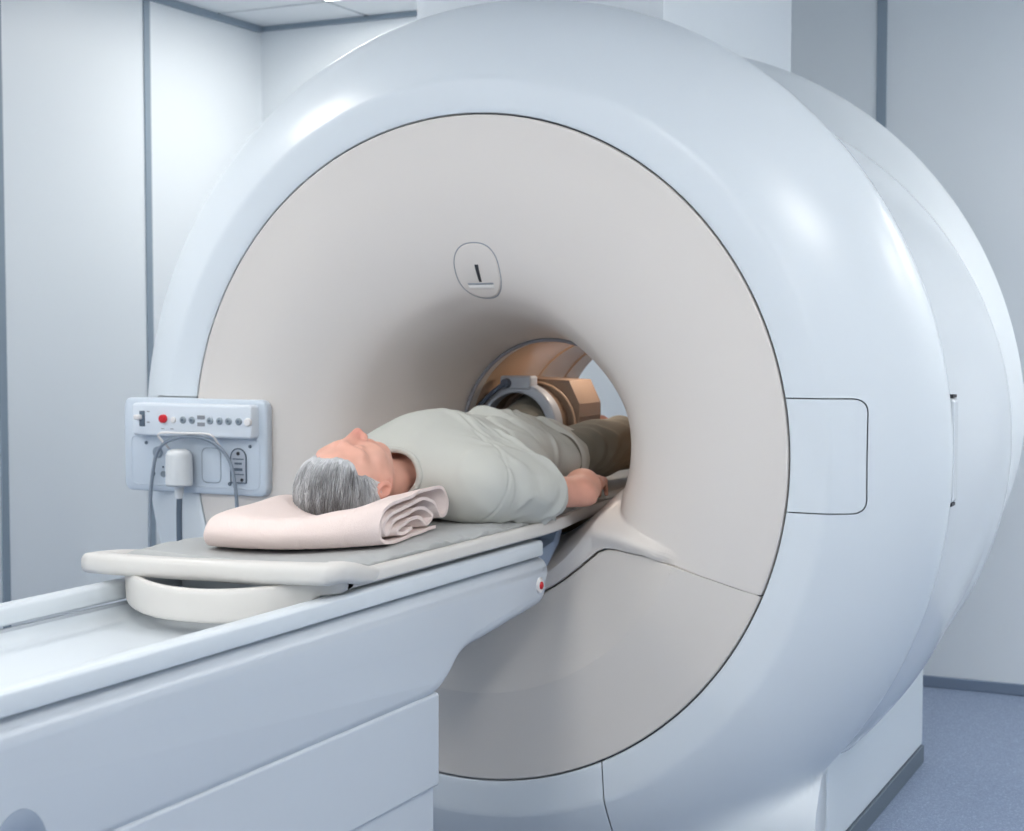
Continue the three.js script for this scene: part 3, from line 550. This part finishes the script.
// ---------------------------------------------------------------- folded towel under the head
{
  const path2 = [[0.30, 0.0045], [0.18, 0.0045], [0.06, 0.0045], [0.018, 0.014], [0.004, 0.04], [0.022, 0.066], [0.07, 0.079], [0.17, 0.086], [0.27, 0.090], [0.335, 0.085], [0.372, 0.062], [0.372, 0.034], [0.345, 0.022], [0.315, 0.036], [0.29, 0.058], [0.24, 0.072], [0.16, 0.069], [0.08, 0.061], [0.035, 0.048], [0.026, 0.034], [0.04, 0.022], [0.058, 0.03], [0.075, 0.043], [0.14, 0.052], [0.21, 0.055], [0.255, 0.044], [0.28, 0.028], [0.25, 0.016], [0.225, 0.03], [0.19, 0.038], [0.13, 0.034], [0.09, 0.022], [0.12, 0.014], [0.17, 0.02]];
  const c = new THREE.CatmullRomCurve3(path2.map(p => V(p[0], p[1], 0)), false, 'centripetal');
  const N = 240, th = 0.0034, P = c.getSpacedPoints(N), ringPts = [];
  const nrm = P.map((p, i) => { const a = P[Math.max(0, i - 1)], b = P[Math.min(N, i + 1)], d = b.clone().sub(a).normalize(); return [-d.y, d.x]; });
  for (let i = 0; i <= N; i++) ringPts.push([P[i].x + nrm[i][0] * th, P[i].y + nrm[i][1] * th]);
  for (let i = N; i >= 0; i--) ringPts.push([P[i].x - nrm[i][0] * th, P[i].y - nrm[i][1] * th]);
  const Bv = [-0.16 * 1.2, -0.985 * 1.2], O = [-0.098, 1.005], C1 = [0.125, 1.022], P1 = [0.226, 0.818], NS = 90;
  const ribbon = (i, j) => {
    const s = i / (NS - 1), q = ringPts[j], k = 0.72 + 0.28 * Math.sqrt(Math.max(0, 1 - (1 - Math.min(1, s / 0.13)) ** 2));
    const b = 0.19 + (q[0] - 0.19) * (0.8 + 0.2 * k), head = Math.exp(-(((s - 0.42) / 0.33) ** 2)) * (0.35 + 0.65 * sstep(0.02, 0.16, q[0]));
    let h = 1.1 * q[1] * k * (1 - 0.52 * head) + 0.002 * noise3(s * 9, q[0] * 14, 3) * sstep(0.01, 0.05, q[1]);
    for (const b0 of [0.28, 0.55, 0.8]) h += 0.0012 * Math.exp(-(((s - b0) / 0.012) ** 2));
    const w = s + 0.008 * noise3(q[0] * 30, q[1] * 60, 1) * s, bz = k2 => (1 - w) ** 2 * O[k2] + 2 * w * (1 - w) * C1[k2] + w * w * P1[k2];
    return [bz(0) + Bv[0] * b, 0.951 + h, bz(1) + Bv[1] * b];
  };
  const body = gridGeo(NS, ringPts.length, ribbon, { loopV: true, uv: (p) => [p[0] * 1.2 + p[1], p[2] + p[1]] });
  // end faces of the ribbon
  const caps = [0, NS - 1].map(i => gridGeo(2, N + 1, (k, j) => ribbon(i, k ? 2 * N + 1 - j : j), { flip: i === 0, uv: p => [p[0] + p[1], p[2]] }));
  meshThing('folded_towel', mergeGeometries([body, ...caps]), M.towel, 'pale pink folded towel under the head of the lying man', 'towel');
}

// ---------------------------------------------------------------- leg coil inside the bore
{
  const t = thing('leg_coil', 'grey arched coil with tan housing around a leg in the bore', 'coil');
  const arch = (x, y, ri, ro, z0, z1, b) => { const s = new THREE.Shape(); s.absarc(x, y, ro, -0.35, PI + 0.35, false); s.absarc(x, y, ri, PI + 0.35, -0.35, true); s.closePath(); const g = new THREE.ExtrudeGeometry(s, { depth: z1 - z0 - 2 * b, bevelEnabled: true, bevelThickness: b, bevelSize: b, bevelOffset: -b, bevelSegments: 3, curveSegments: 40 }); g.translate(0, 0, z0 + b); return toCreasedNormals(g, 0.6); };
  const cx = -0.165, cy = 1.12;
  part('front_arch', arch(cx, cy, 0.106, 0.139, -0.70, -0.645, 0.006), M.coil, t, 'grey front arch');
  part('inner_arch', arch(cx, cy, 0.111, 0.128, -0.80, -0.70, 0.004), M.coilShell, t);
  const s = new THREE.Shape(); [[cx - 0.115, 1.09], [cx - 0.105, 1.19], [cx - 0.04, 1.268], [-0.035, 1.262], [0.0, 1.19], [0.0, 1.15], [-0.015, 1.06]].forEach((p, i) => i ? s.lineTo(...p) : s.moveTo(...p)); s.closePath();
  const hole = new THREE.Path(); hole.absarc(cx + 0.01, 1.125, 0.102, 0, 2 * PI, true);
  const g = new THREE.ExtrudeGeometry(s, { depth: 0.17, bevelEnabled: true, bevelThickness: 0.006, bevelSize: 0.006, bevelOffset: -0.006, bevelSegments: 2 }); g.translate(0, 0, -0.93);
  const s2 = s.clone(); s2.holes.push(hole);
  const g2 = new THREE.ExtrudeGeometry(s2, { depth: 0.17, bevelEnabled: false, curveSegments: 30 }); g2.translate(0, 0, -0.93);
  part('housing', g2, M.coilShell, t, 'tan faceted housing');
  part('housing_rim', new THREE.TorusGeometry(0.135, 0.004, 8, 60, PI).translate(cx + 0.02, cy, -0.752), M.liner, t);
  part('clamp_block', box(cx - 0.05, cx + 0.055, 1.235, 1.278, -0.695, -0.64, 0.008, 3), M.coil, t);
  part('clamp_knob', cyl([cx - 0.025, 1.255, -0.642], [cx - 0.025, 1.255, -0.622], 0.016, 0.013, 20), M.coilDark, t);
  part('clamp_lever', tube([[cx - 0.025, 1.255, -0.625], [cx - 0.07, 1.222, -0.622], [cx - 0.13, 1.165, -0.62]], 0.0075, 20, 10), M.coilDark, t, 'dark slanting lever');
}

// ---------------------------------------------------------------- the man
{
  const person = new THREE.Group();
  const HO = [0, 1.052, 0.574], HS = 1.085;                          // head origin (ear level) and scale
  // local head frame: X across, Y to the crown (+z), Z to the face (+y)
  function headL(X, Y, Z) {
    const ax = Math.abs(X);
    let d = ell(X, Y, Z, [0, 0.042, -0.006], [0.077, 0.090, 0.089]);
    d = smin(d, ell(ax, Y, Z, [0, -0.022, 0.028], [0.067, 0.09, 0.072]), 0.03);
    d = smin(d, cap(ax, Y, Z, [0.056, -0.045, 0.0], [0.022, -0.098, 0.062], 0.018, 0.018), 0.04);
    d = smin(d, ell(ax, Y, Z, [0, -0.104, 0.066], [0.024, 0.019, 0.021]), 0.025);
    d = smin(d, cap(ax, Y, Z, [0.012, 0.03, 0.088], [0.048, 0.03, 0.07], 0.011, 0.010), 0.02);
    d = smax(d, -(Math.hypot(ax - 0.033, Y - 0.010, Z - 0.112) - 0.022), 0.018);
    d = smin(d, Math.hypot(ax - 0.032, Y - 0.008, Z - 0.077) - 0.0145, 0.006);
    d = smin(d, ell(ax, Y, Z, [0.043, -0.03, 0.066], [0.024, 0.022, 0.022]), 0.025);
    d = smin(d, cap(X, Y, Z, [0, 0.02, 0.092], [0, -0.036, 0.113], 0.008, 0.0115), 0.014);
    d = smin(d, Math.hypot(ax - 0.0125, Y + 0.040, Z - 0.104) - 0.0095, 0.008);
    d = smin(d, ell(X, Y, Z, [0, -0.064, 0.092], [0.022, 0.006, 0.009]), 0.008);
    d = smin(d, ell(X, Y, Z, [0, -0.077, 0.090], [0.019, 0.0065, 0.009]), 0.008);
    // ears
    const ex = ax - 0.079, ey = Y + 0.003, ez = Z + 0.004, ec = cos(0.18), es = sin(0.18), e1 = ey * ec - ez * es, e2 = ey * es + ez * ec;
    let ear = ell(ex, e1, e2, [0.004, 0, 0], [0.010, 0.033, 0.019]);
    ear = smax(ear, -ell(ex, e1, e2, [0.014, 0.003, 0.001], [0.009, 0.021, 0.010]), 0.004);
    d = smin(d, ear, 0.006);
    return d;
  }
  const toL = (x, y, z) => [(x - HO[0]) / HS, (z - HO[2]) / HS, (y - HO[1]) / HS];
  const headW = (x, y, z) => { const l = toL(x, y, z); return headL(l[0], l[1], l[2]) * HS; };
  const neck = (x, y, z) => cap(x, y, z, [0, 1.045, 0.50], [0, 1.045, 0.33], 0.055, 0.058);
  // right arm (+x) and left arm
  const sh = 0.195, elb = [0.294, 0.984, -0.08], wri = [0.25, 0.992, -0.27];
  const arm = (x, y, z) => smin(cap(x, y, z, [sh - 0.008, 1.03, 0.265], elb, 0.048, 0.046), smin(cap(x, y, z, elb, [lerp(elb[0], wri[0], 0.35), 1.0, lerp(elb[2], wri[2], 0.35)], 0.047, 0.046), cap(x, y, z, [lerp(elb[0], wri[0], 0.3), 1.0, lerp(elb[2], wri[2], 0.3)], wri, 0.045, 0.028), 0.02), 0.02);
  const torso = (x, y, z) => {
    let d = ell(x, y, z, [0, 1.065, 0.14], [0.178, 0.122, 0.25]);
    d = smin(d, ell(x, y, z, [0, 1.068, -0.14], [0.168, 0.120, 0.26]), 0.06);
    d = smin(d, ell(x, y, z, [0, 1.085, 0.16], [0.14, 0.115, 0.13]), 0.06);
    d = smin(d, ell(x, y, z, [0, 1.05, -0.36], [0.172, 0.10, 0.15]), 0.06);
    d = smin(d, ell(x, y, z, [0, 1.045, 0.20], [0.228, 0.108, 0.165]), 0.07);
    return smin(d, cap(Math.abs(x), y, z, [0.04, 1.05, 0.292], [0.182, 1.034, 0.282], 0.068, 0.060), 0.08);
  };
  const kneeR = [0.115, 1.072, -0.82], kneeL = [-0.158, 1.142, -0.78];
  const legs = (x, y, z, g) => {
    let r = smin(cap(x, y, z, [0.088, 1.045, -0.36], kneeR, 0.094 + g, 0.072 + g), cap(x, y, z, kneeR, [0.10, 1.005, -1.22], 0.06 + g, 0.042 + g), 0.03);
    let l = smin(cap(x, y, z, [-0.088, 1.045, -0.36], kneeL, 0.094 + g, 0.07 + g), cap(x, y, z, kneeL, [-0.11, 1.005, -1.2], 0.06 + g, 0.042 + g), 0.03);
    return Math.min(r, l);
  };
  const flat = (d, y, f = 0.956) => smax(d, f - y, 0.02);
  const bodyF = (x, y, z) => {
    let d = smin(torso(x, y, z) + 0.014 + 0.024 * sstep(0.24, 0.33, z), neck(x, y, z), 0.02);
    d = smin(d, arm(Math.abs(x), y, z), 0.03);
    d = smin(d, legs(x, y, z, -0.012), 0.03);
    const s = x > 0 ? 0.10 : -0.11;
    d = smin(d, cap(x, y, z, [s, 0.99, -1.22], [s * 1.25, 1.10, -1.26], 0.038, 0.03), 0.03);
    return flat(d, y);
  };
  const body = surfaceNets(bodyF, [-0.36, 0.93, -1.36], [0.36, 1.24, 0.5], 0.007);
  const headF = (x, y, z) => smin(headW(x, y, z), neck(x, y, z), 0.03);
  const head = surfaceNets((x, y, z) => smax(headF(x, y, z), 0.345 - z, 0.004), [-0.11, 0.93, 0.335], [0.11, 1.23, 0.74], 0.003);
  // hands: half-curled, palm down, each finger its own chain
  function hand(sx) {
    const W = wri, F = [];
    const base = [[0.030, 0.002], [0.011, 0.007], [-0.009, 0.006], [-0.027, 0.001]], len = [[0.040, 0.024, 0.02], [0.044, 0.028, 0.021], [0.041, 0.026, 0.02], [0.032, 0.02, 0.017]], rad = [0.0092, 0.0094, 0.009, 0.008];
    // hand frame: forward f, up u, side s (thumb towards the body, -x)
    const f = [-0.30, 0.05, -0.95], s = [-0.95, 0, 0.30], u = [0.05, 1, 0.05];
    const at = (a, b, c) => [W[0] + f[0] * a + s[0] * b + u[0] * c, W[1] + f[1] * a + s[1] * b + u[1] * c, W[2] + f[2] * a + s[2] * b + u[2] * c];
    const bones = [[at(-0.02, 0, 0), at(0.015, 0, 0), 0.027, 0.024]];
    base.forEach(([b, c], i) => {
      bones.push([at(0.01, b * 0.55, c * 0.5), at(0.088 - i * 0.003, b, c), 0.019, 0.0115]);
      let p = at(0.088 - i * 0.003, b, c), ang = -0.35, a = 0.088 - i * 0.003, h = c;
      len[i].forEach((L, k) => { const a2 = a + L * cos(ang), h2 = h + L * sin(ang); bones.push([at(a, b * (1 + 0.06 * k), h), at(a2, b * (1 + 0.06 * (k + 1)), h2), rad[i] - k * 0.0008, rad[i] - (k + 1) * 0.0008, 1 + i]); a = a2; h = h2; ang -= 0.55; });
    });
    bones.push([at(0.015, 0.02, -0.003), at(0.052, 0.045, -0.008), 0.016, 0.0115, 6], [at(0.052, 0.045, -0.008), at(0.082, 0.05, -0.014), 0.0112, 0.0098, 6], [at(0.082, 0.05, -0.014), at(0.104, 0.044, -0.02), 0.0098, 0.008, 6]);
    const fn = (x, y, z) => {
      x *= sx; let palm = 9; const fg = {};
      for (const [a, b, ra, rb, id] of bones) { const d = cap(x, y, z, a, b, ra, rb); if (!id) palm = smin(palm, d, 0.014); else fg[id] = fg[id] === undefined ? d : smin(fg[id], d, 0.003); }
      let d = palm; let fin = 9; for (const k in fg) fin = Math.min(fin, fg[k]);
      return smin(d, fin, 0.007);
    };
    const X = [0.10, 0.30], lo = sx > 0 ? X[0] : -X[1], hi = sx > 0 ? X[1] : -X[0];
    return surfaceNets(fn, [lo, 0.92, -0.50], [hi, 1.05, -0.255], 0.0028);
  }
  const skinG = mergeGeometries([body, head, hand(1), hand(-1)]);
  const cFace = lin(0xe8b49e), cRed = lin(0xe09a88), cArm = lin(0xd29d88);
  vcol(skinG, (x, y, z) => {
    const l = toL(x, y, z), n = 0.5 + 0.5 * noise3(x * 60, y * 60, z * 60), m = 0.5 + 0.5 * noise3(x * 18, y * 18, z * 18);
    const nose = Math.exp(-((l[0] / 0.025) ** 2 + ((l[1] + 0.03) / 0.03) ** 2 + ((l[2] - 0.115) / 0.03) ** 2)), ear = Math.abs(l[0]) > 0.076 && Math.abs(l[1]) < 0.06 ? 0.6 : 0;
    const k = clamp(0.15 + 0.35 * m + nose * 0.7 + ear * 0.5, 0, 1), c = z > 0.3 ? cFace.map((v, i) => lerp(v, cRed[i], k)) : cArm.map((v, i) => lerp(v, cRed[i], 0.5 * m));
    return c.map(v => v * (0.93 + 0.12 * n));
  });
  const bodyMesh = part(numbered('person'), skinG, M.skin, scene);
  bodyMesh.userData = { label: 'man in pale grey t-shirt and dark trousers lying on his back in the scanner', category: 'person' };

  // t-shirt: hollow, with folds
  const creases = [];                                                 // [x, z, direction, half-length, width, height]
  for (let i = 0; i < 22; i++) creases.push([-0.12 + 0.30 * rnd(), -0.48 + 0.52 * rnd(), -0.5 + 0.9 * rnd(), 0.05 + 0.06 * rnd(), 0.008 + 0.006 * rnd(), (rnd() < 0.7 ? 1 : -1) * (0.006 + 0.007 * rnd())]);
  for (let i = 0; i < 12; i++) creases.push([0.19 + 0.11 * rnd(), 0.03 + 0.25 * rnd(), 0.3 + 1.3 * rnd(), 0.035 + 0.04 * rnd(), 0.007 + 0.005 * rnd(), (rnd() < 0.75 ? 1 : -1) * (0.0035 + 0.0045 * rnd())]);
  for (let i = 0; i < 8; i++) creases.push([0.05 + 0.12 * rnd(), 0.1 + 0.2 * rnd(), -0.9 + 0.8 * rnd(), 0.04 + 0.05 * rnd(), 0.008 + 0.005 * rnd(), (rnd() < 0.6 ? 1 : -1) * (0.004 + 0.004 * rnd())]);
  creases.forEach(c => { c.push(cos(c[2]), sin(c[2])); });
  const fold = (x, y, z) => {
    const ax = Math.abs(x), w = 0.25 + 0.75 * sstep(-0.35, 0.5, noise3(x * 6, y * 6, z * 4.5)), wob = 2.2 * noise3(x * 7, y * 7, z * 7);
    const ridge = (t) => { const q = 0.5 + 0.5 * sin(t); return q * q * q; };
    let f = 0.010 * w * ridge((z * 0.8 + x * 1.3 - y * 0.5) * 52 + wob) * sstep(0.1, -0.12, z);
    f += 0.0035 * sstep(-0.1, 0.5, noise3(x * 9 + 7, y * 9, z * 9)) * ridge((ax * 1.5 + z * 0.9 + y * 0.7) * 58 + wob * 1.3) * sstep(0.12, 0.19, ax);
    f += 0.0035 * noise3(x * 20, y * 20, z * 12) + 0.006 * noise3(x * 8 + 4, y * 8, z * 7) - 0.007;
    for (const c of creases) {
      const dx = x - c[0] + (y - 1.1) * 0.25, dz = z - c[1], a = (dx * c[6] - dz * c[7]) / c[3]; if (a * a > 4) continue;
      const p = (dx * c[7] + dz * c[6] + 0.012 * a * a) / c[4]; if (p * p < 6) f += c[5] * Math.exp(-p * p - a * a);
    }
    const q = (ax - 0.195) * 0.2 - (y - 1.04) * 0.41 - (z - 0.28) * 0.95 - 0.004;          // shoulder seam
    if (Math.abs(q) < 0.02) f -= 0.0035 * sstep(0.12, 0.15, ax) * Math.exp(-((q / 0.0045) ** 2));
    return f;
  };
  const shirtParts = (x, y, z) => {                                   // [torso, sleeve] distances before folds
    const ax = Math.abs(x);
    let d = torso(x, y, z) - 0.012;
    d = smin(d, ell(x, y, z, [0, 1.045, -0.40], [0.182, 0.112, 0.22]), 0.04);
    d = smin(d, cap(x, y, z, [0, 1.046, 0.395], [0, 1.045, 0.28], 0.077, 0.10), 0.05);
    const slv = smin(cap(ax, y, z, [sh - 0.01, 1.03, 0.275], [0.245, 1.012, 0.12], 0.067, 0.071), cap(ax, y, z, [0.245, 1.012, 0.12], [0.292, 0.982, -0.06], 0.070, 0.066), 0.06);
    return [smax(d, 0.953 - y, 0.02), ax > 0.26 ? slv : smax(slv, 0.953 - y - 2 * Math.max(0, ax - 0.24), 0.02)];
  };
  const neckCut = (y, z) => (z - 0.398) * 0.985 + (y - 1.05) * 0.17;   // neck opening, lower in front
  const shirtF = (x, y, z) => {
    const ax = Math.abs(x), [t, s] = shirtParts(x, y, z), f = fold(x, y, z);
    const hem = -0.50 - 0.02 * (1 - (x / 0.18) ** 2) - z, cuff = 0.03 - z + (ax - 0.27) * 0.3 + 0.003 * sin(y * 70);
    const outer = smin(Math.max(t, hem), Math.max(s, cuff), 0.085) - f, inner = smin(t, s, 0.085) - f + 0.0125;
    return smax(Math.max(outer, -inner, hem), neckCut(y, z), 0.010);
  };
  const sg = surfaceNets(shirtF, [-0.385, 0.90, -0.56], [0.385, 1.24, 0.42], 0.0038);
  part('t_shirt', sg, M.shirt, bodyMesh, 'pale grey-green short-sleeved t-shirt');
  { // ribbed neck band along the opening
    const pts = [];
    for (let i = 0; i < 48; i++) {
      const a = i / 48 * 2 * PI, dx = cos(a), du = sin(a); let r = 0.03;
      for (let k = 0; k < 60; k++) { const x = dx * r, y = 1.05 + du * r * 0.985, z = 0.398 - du * r * 0.17; const d = Math.min(...shirtParts(x, y, z)) - fold(x, y, z); if (Math.abs(d) < 1e-4) break; r -= d * 0.7; }
      pts.push(V(dx * (r - 0.006), Math.max(0.96, 1.05 + du * (r - 0.006) * 0.985), 0.397 - du * (r - 0.006) * 0.17));
    }
    part('collar', new THREE.TubeGeometry(new THREE.CatmullRomCurve3(pts, true), 140, 0.0078, 10, true), M.shirt, bodyMesh, 'ribbed round collar');
  }
  // ribbed neck band and sleeve hem as rolled edges
  // trousers
  const trF = (x, y, z) => {
    const under = -0.012 * sstep(-0.62, -0.47, z);                    // flat under the shirt
    let d = ell(x, y, z, [0, 1.045, -0.37], [0.165, 0.093, 0.16]);
    d = smin(d, legs(x, y, z, 0.006), 0.03) - under;
    d = flat(d, y, 0.953);
    d -= 0.004 * noise3(x * 20, y * 20, z * 12) + 0.003 * sin((z + y * 0.8 + x) * 90 + 4 * noise3(x * 8, y * 8, z * 8)) * sstep(-0.4, -0.55, z);
    return Math.max(d, z + 0.27, -1.17 - z);
  };
  const tg = surfaceNets(trF, [-0.25, 0.935, -1.2], [0.25, 1.24, -0.25], 0.006);
  part('trousers', tg, M.trousers, bodyMesh, 'dark grey-brown trousers');
  // pocket opening on the right hip
  part('pocket_edge', tube([[0.172, 1.085, -0.53], [0.158, 1.098, -0.56], [0.150, 1.095, -0.60]], 0.004, 16, 8), M.coilDark, bodyMesh);

  // hair: cap plus combed strands
  const hairline = (X, Y, Z) => { const jag = 0.003 * noise3(X * 160, Y * 60, Z * 60) + 0.004 * noise3(X * 60 + 9, Y * 60, Z * 60);                                    // > 0 where hair grows (local head frame)
    const ax = Math.abs(X);
    const front = Y - (0.075 + 0.42 * (Z - 0.045)) - 0.012 * cos(ax * 70) + (ax > 0.035 ? -0.0 : 0);
    const side = 0.018 - Z + 0.30 * (Y - 0.01);
    const low = Y + 0.055 - 0.35 * (0.02 - Z);
    return Math.min(Math.max(Math.min(front, 0.07 - Z + 0.2), side), low) + jag;
  };
  const capF = (x, y, z) => {
    const l = toL(x, y, z), base = ell(l[0], l[1], l[2], [0, 0.042, -0.006], [0.077, 0.090, 0.089]), d2 = ell(Math.abs(l[0]), l[1], l[2], [0, -0.022, 0.028], [0.067, 0.09, 0.072]);
    const h = Math.min(base, smin(base, d2, 0.03)) * HS;
    const g = hairline(l[0], l[1], l[2]);
    return Math.max(h - 0.0045 - 0.006 * sstep(0, 0.05, g) - 0.002 * noise3(x * 70, y * 70, z * 70), -g * 0.7 * HS, -(h + 0.004));
  };
  const hc = surfaceNets(capF, [-0.11, 0.93, 0.42], [0.11, 1.22, 0.74], 0.0032);
  const dark = lin(0x645f5c), mid = lin(0xa8a9ac), light = lin(0xe4e4e6);
  const hairCol = (l, n) => {
    const back = sstep(-0.0, -0.07, l[2]), temple = sstep(0.04, 0.075, Math.abs(l[0])) * sstep(0.075, 0.01, l[1]), top = sstep(0.03, 0.07, l[2]);
    const g = clamp(0.50 + 0.42 * temple + 0.3 * top - 0.40 * back + 0.75 * (n - 0.5), 0, 1);
    return g < 0.5 ? dark.map((v, i) => lerp(v, mid[i], g * 2)) : mid.map((v, i) => lerp(v, light[i], g * 2 - 1));
  };
  vcol(hc, (x, y, z) => hairCol(toL(x, y, z), 0.35 + 0.3 * noise3(x * 120, y * 30, z * 30)));
  const hairMesh = part('hair', hc, M.hair, bodyMesh, 'short combed grey hair, white at the temples');
  // strands
  const sp = [], sc = [], si = [];
  const capSurf = (dir) => { // march from the head centre outwards in local frame
    let r = 0.05; for (let k = 0; k < 24; k++) { const q = [dir[0] * r, 0.02 + dir[1] * r, dir[2] * r]; const b = Math.min(ell(q[0], q[1], q[2], [0, 0.042, -0.006], [0.077, 0.090, 0.089]), smin(ell(q[0], q[1], q[2], [0, 0.042, -0.006], [0.077, 0.090, 0.089]), ell(Math.abs(q[0]), q[1], q[2], [0, -0.022, 0.028], [0.067, 0.09, 0.072]), 0.03)); r -= b * 0.9; } return r;
  };
  let made = 0;
  for (let n = 0; n < 30000 && made < 5200; n++) {
    const u = rnd() * 2 - 1, a = rnd() * 2 * PI, q = Math.sqrt(1 - u * u); let d = [q * cos(a), q * sin(a), u];
    const r = capSurf(d), p = [d[0] * r, 0.02 + d[1] * r, d[2] * r];
    if (hairline(...p) < 0.003 || p[1] < -0.05) continue;
    made++;
    // combing direction: away from the forehead, over the crown to the back, down at the sides
    let t = [0.25 * Math.sign(p[0]) * Math.abs(p[0]) / 0.07 + (rnd() - 0.5) * 0.25, 0.55 - 3.5 * Math.abs(p[0]) + (rnd() - 0.5) * 0.3, -0.8 + (rnd() - 0.5) * 0.2];
    if (Math.abs(p[0]) > 0.06 && p[1] < 0.04) t = [0, -0.45 + (rnd() - 0.5) * 0.4, -0.75];
    const L = 0.03 + 0.03 * rnd(), lift = 0.002 + 0.005 * rnd(), w = 0.0007 + 0.0006 * rnd(), S = 4, nn = clamp(0.55 * rnd() + 0.225 + 0.5 * noise3(p[0] * 90, p[1] * 25, p[2] * 25), 0, 1);
    let cd = d.slice(), v0 = sp.length / 3;
    for (let k = 0; k <= S; k++) {
      const rr = capSurf(cd) + 0.0035 + 0.0055 * sstep(0, 0.05, hairline(cd[0] * 0.1, 0.02 + cd[1] * 0.1, cd[2] * 0.1)) + lift * sin(k / S * PI * 0.75) , P = [cd[0] * rr, 0.02 + cd[1] * rr, cd[2] * rr];
      const dot = t[0] * cd[0] + t[1] * cd[1] + t[2] * cd[2]; let tt = t.map((v, i) => v - dot * cd[i]); const tl = Math.hypot(...tt) || 1; tt = tt.map(v => v / tl);
      const b = [cd[1] * tt[2] - cd[2] * tt[1], cd[2] * tt[0] - cd[0] * tt[2], cd[0] * tt[1] - cd[1] * tt[0]], ww = w * (1 - 0.8 * k / S);
      for (const [e, o] of [[-1, -0.0006], [0, 0.0006], [1, -0.0006]]) {
        const lx = P[0] + b[0] * ww * e + cd[0] * o, ly = P[1] + b[1] * ww * e + cd[1] * o, lz = P[2] + b[2] * ww * e + cd[2] * o;
        sp.push(HO[0] + lx * HS, HO[1] + lz * HS, HO[2] + ly * HS); sc.push(...hairCol(P, nn));
      }
      cd = cd.map((v, i) => v + tt[i] * L / S / rr); const cl = Math.hypot(...cd); cd = cd.map(v => v / cl);
    }
    for (let k = 0; k < S; k++) for (let e = 0; e < 3; e++) { const A = v0 + k * 3 + e, B = v0 + k * 3 + (e + 1) % 3; si.push(A, B, B + 3, A, B + 3, A + 3); }
  }
  const stg = new THREE.BufferGeometry(); stg.setAttribute('position', new THREE.Float32BufferAttribute(sp, 3)); stg.setAttribute('color', new THREE.Float32BufferAttribute(sc, 3)); stg.setIndex(si); stg.computeVertexNormals();
  const strands = part('hair_strands', stg, M.hair, hairMesh); strands.userData.kind = 'stuff';
}

renderer.render(scene, camera);
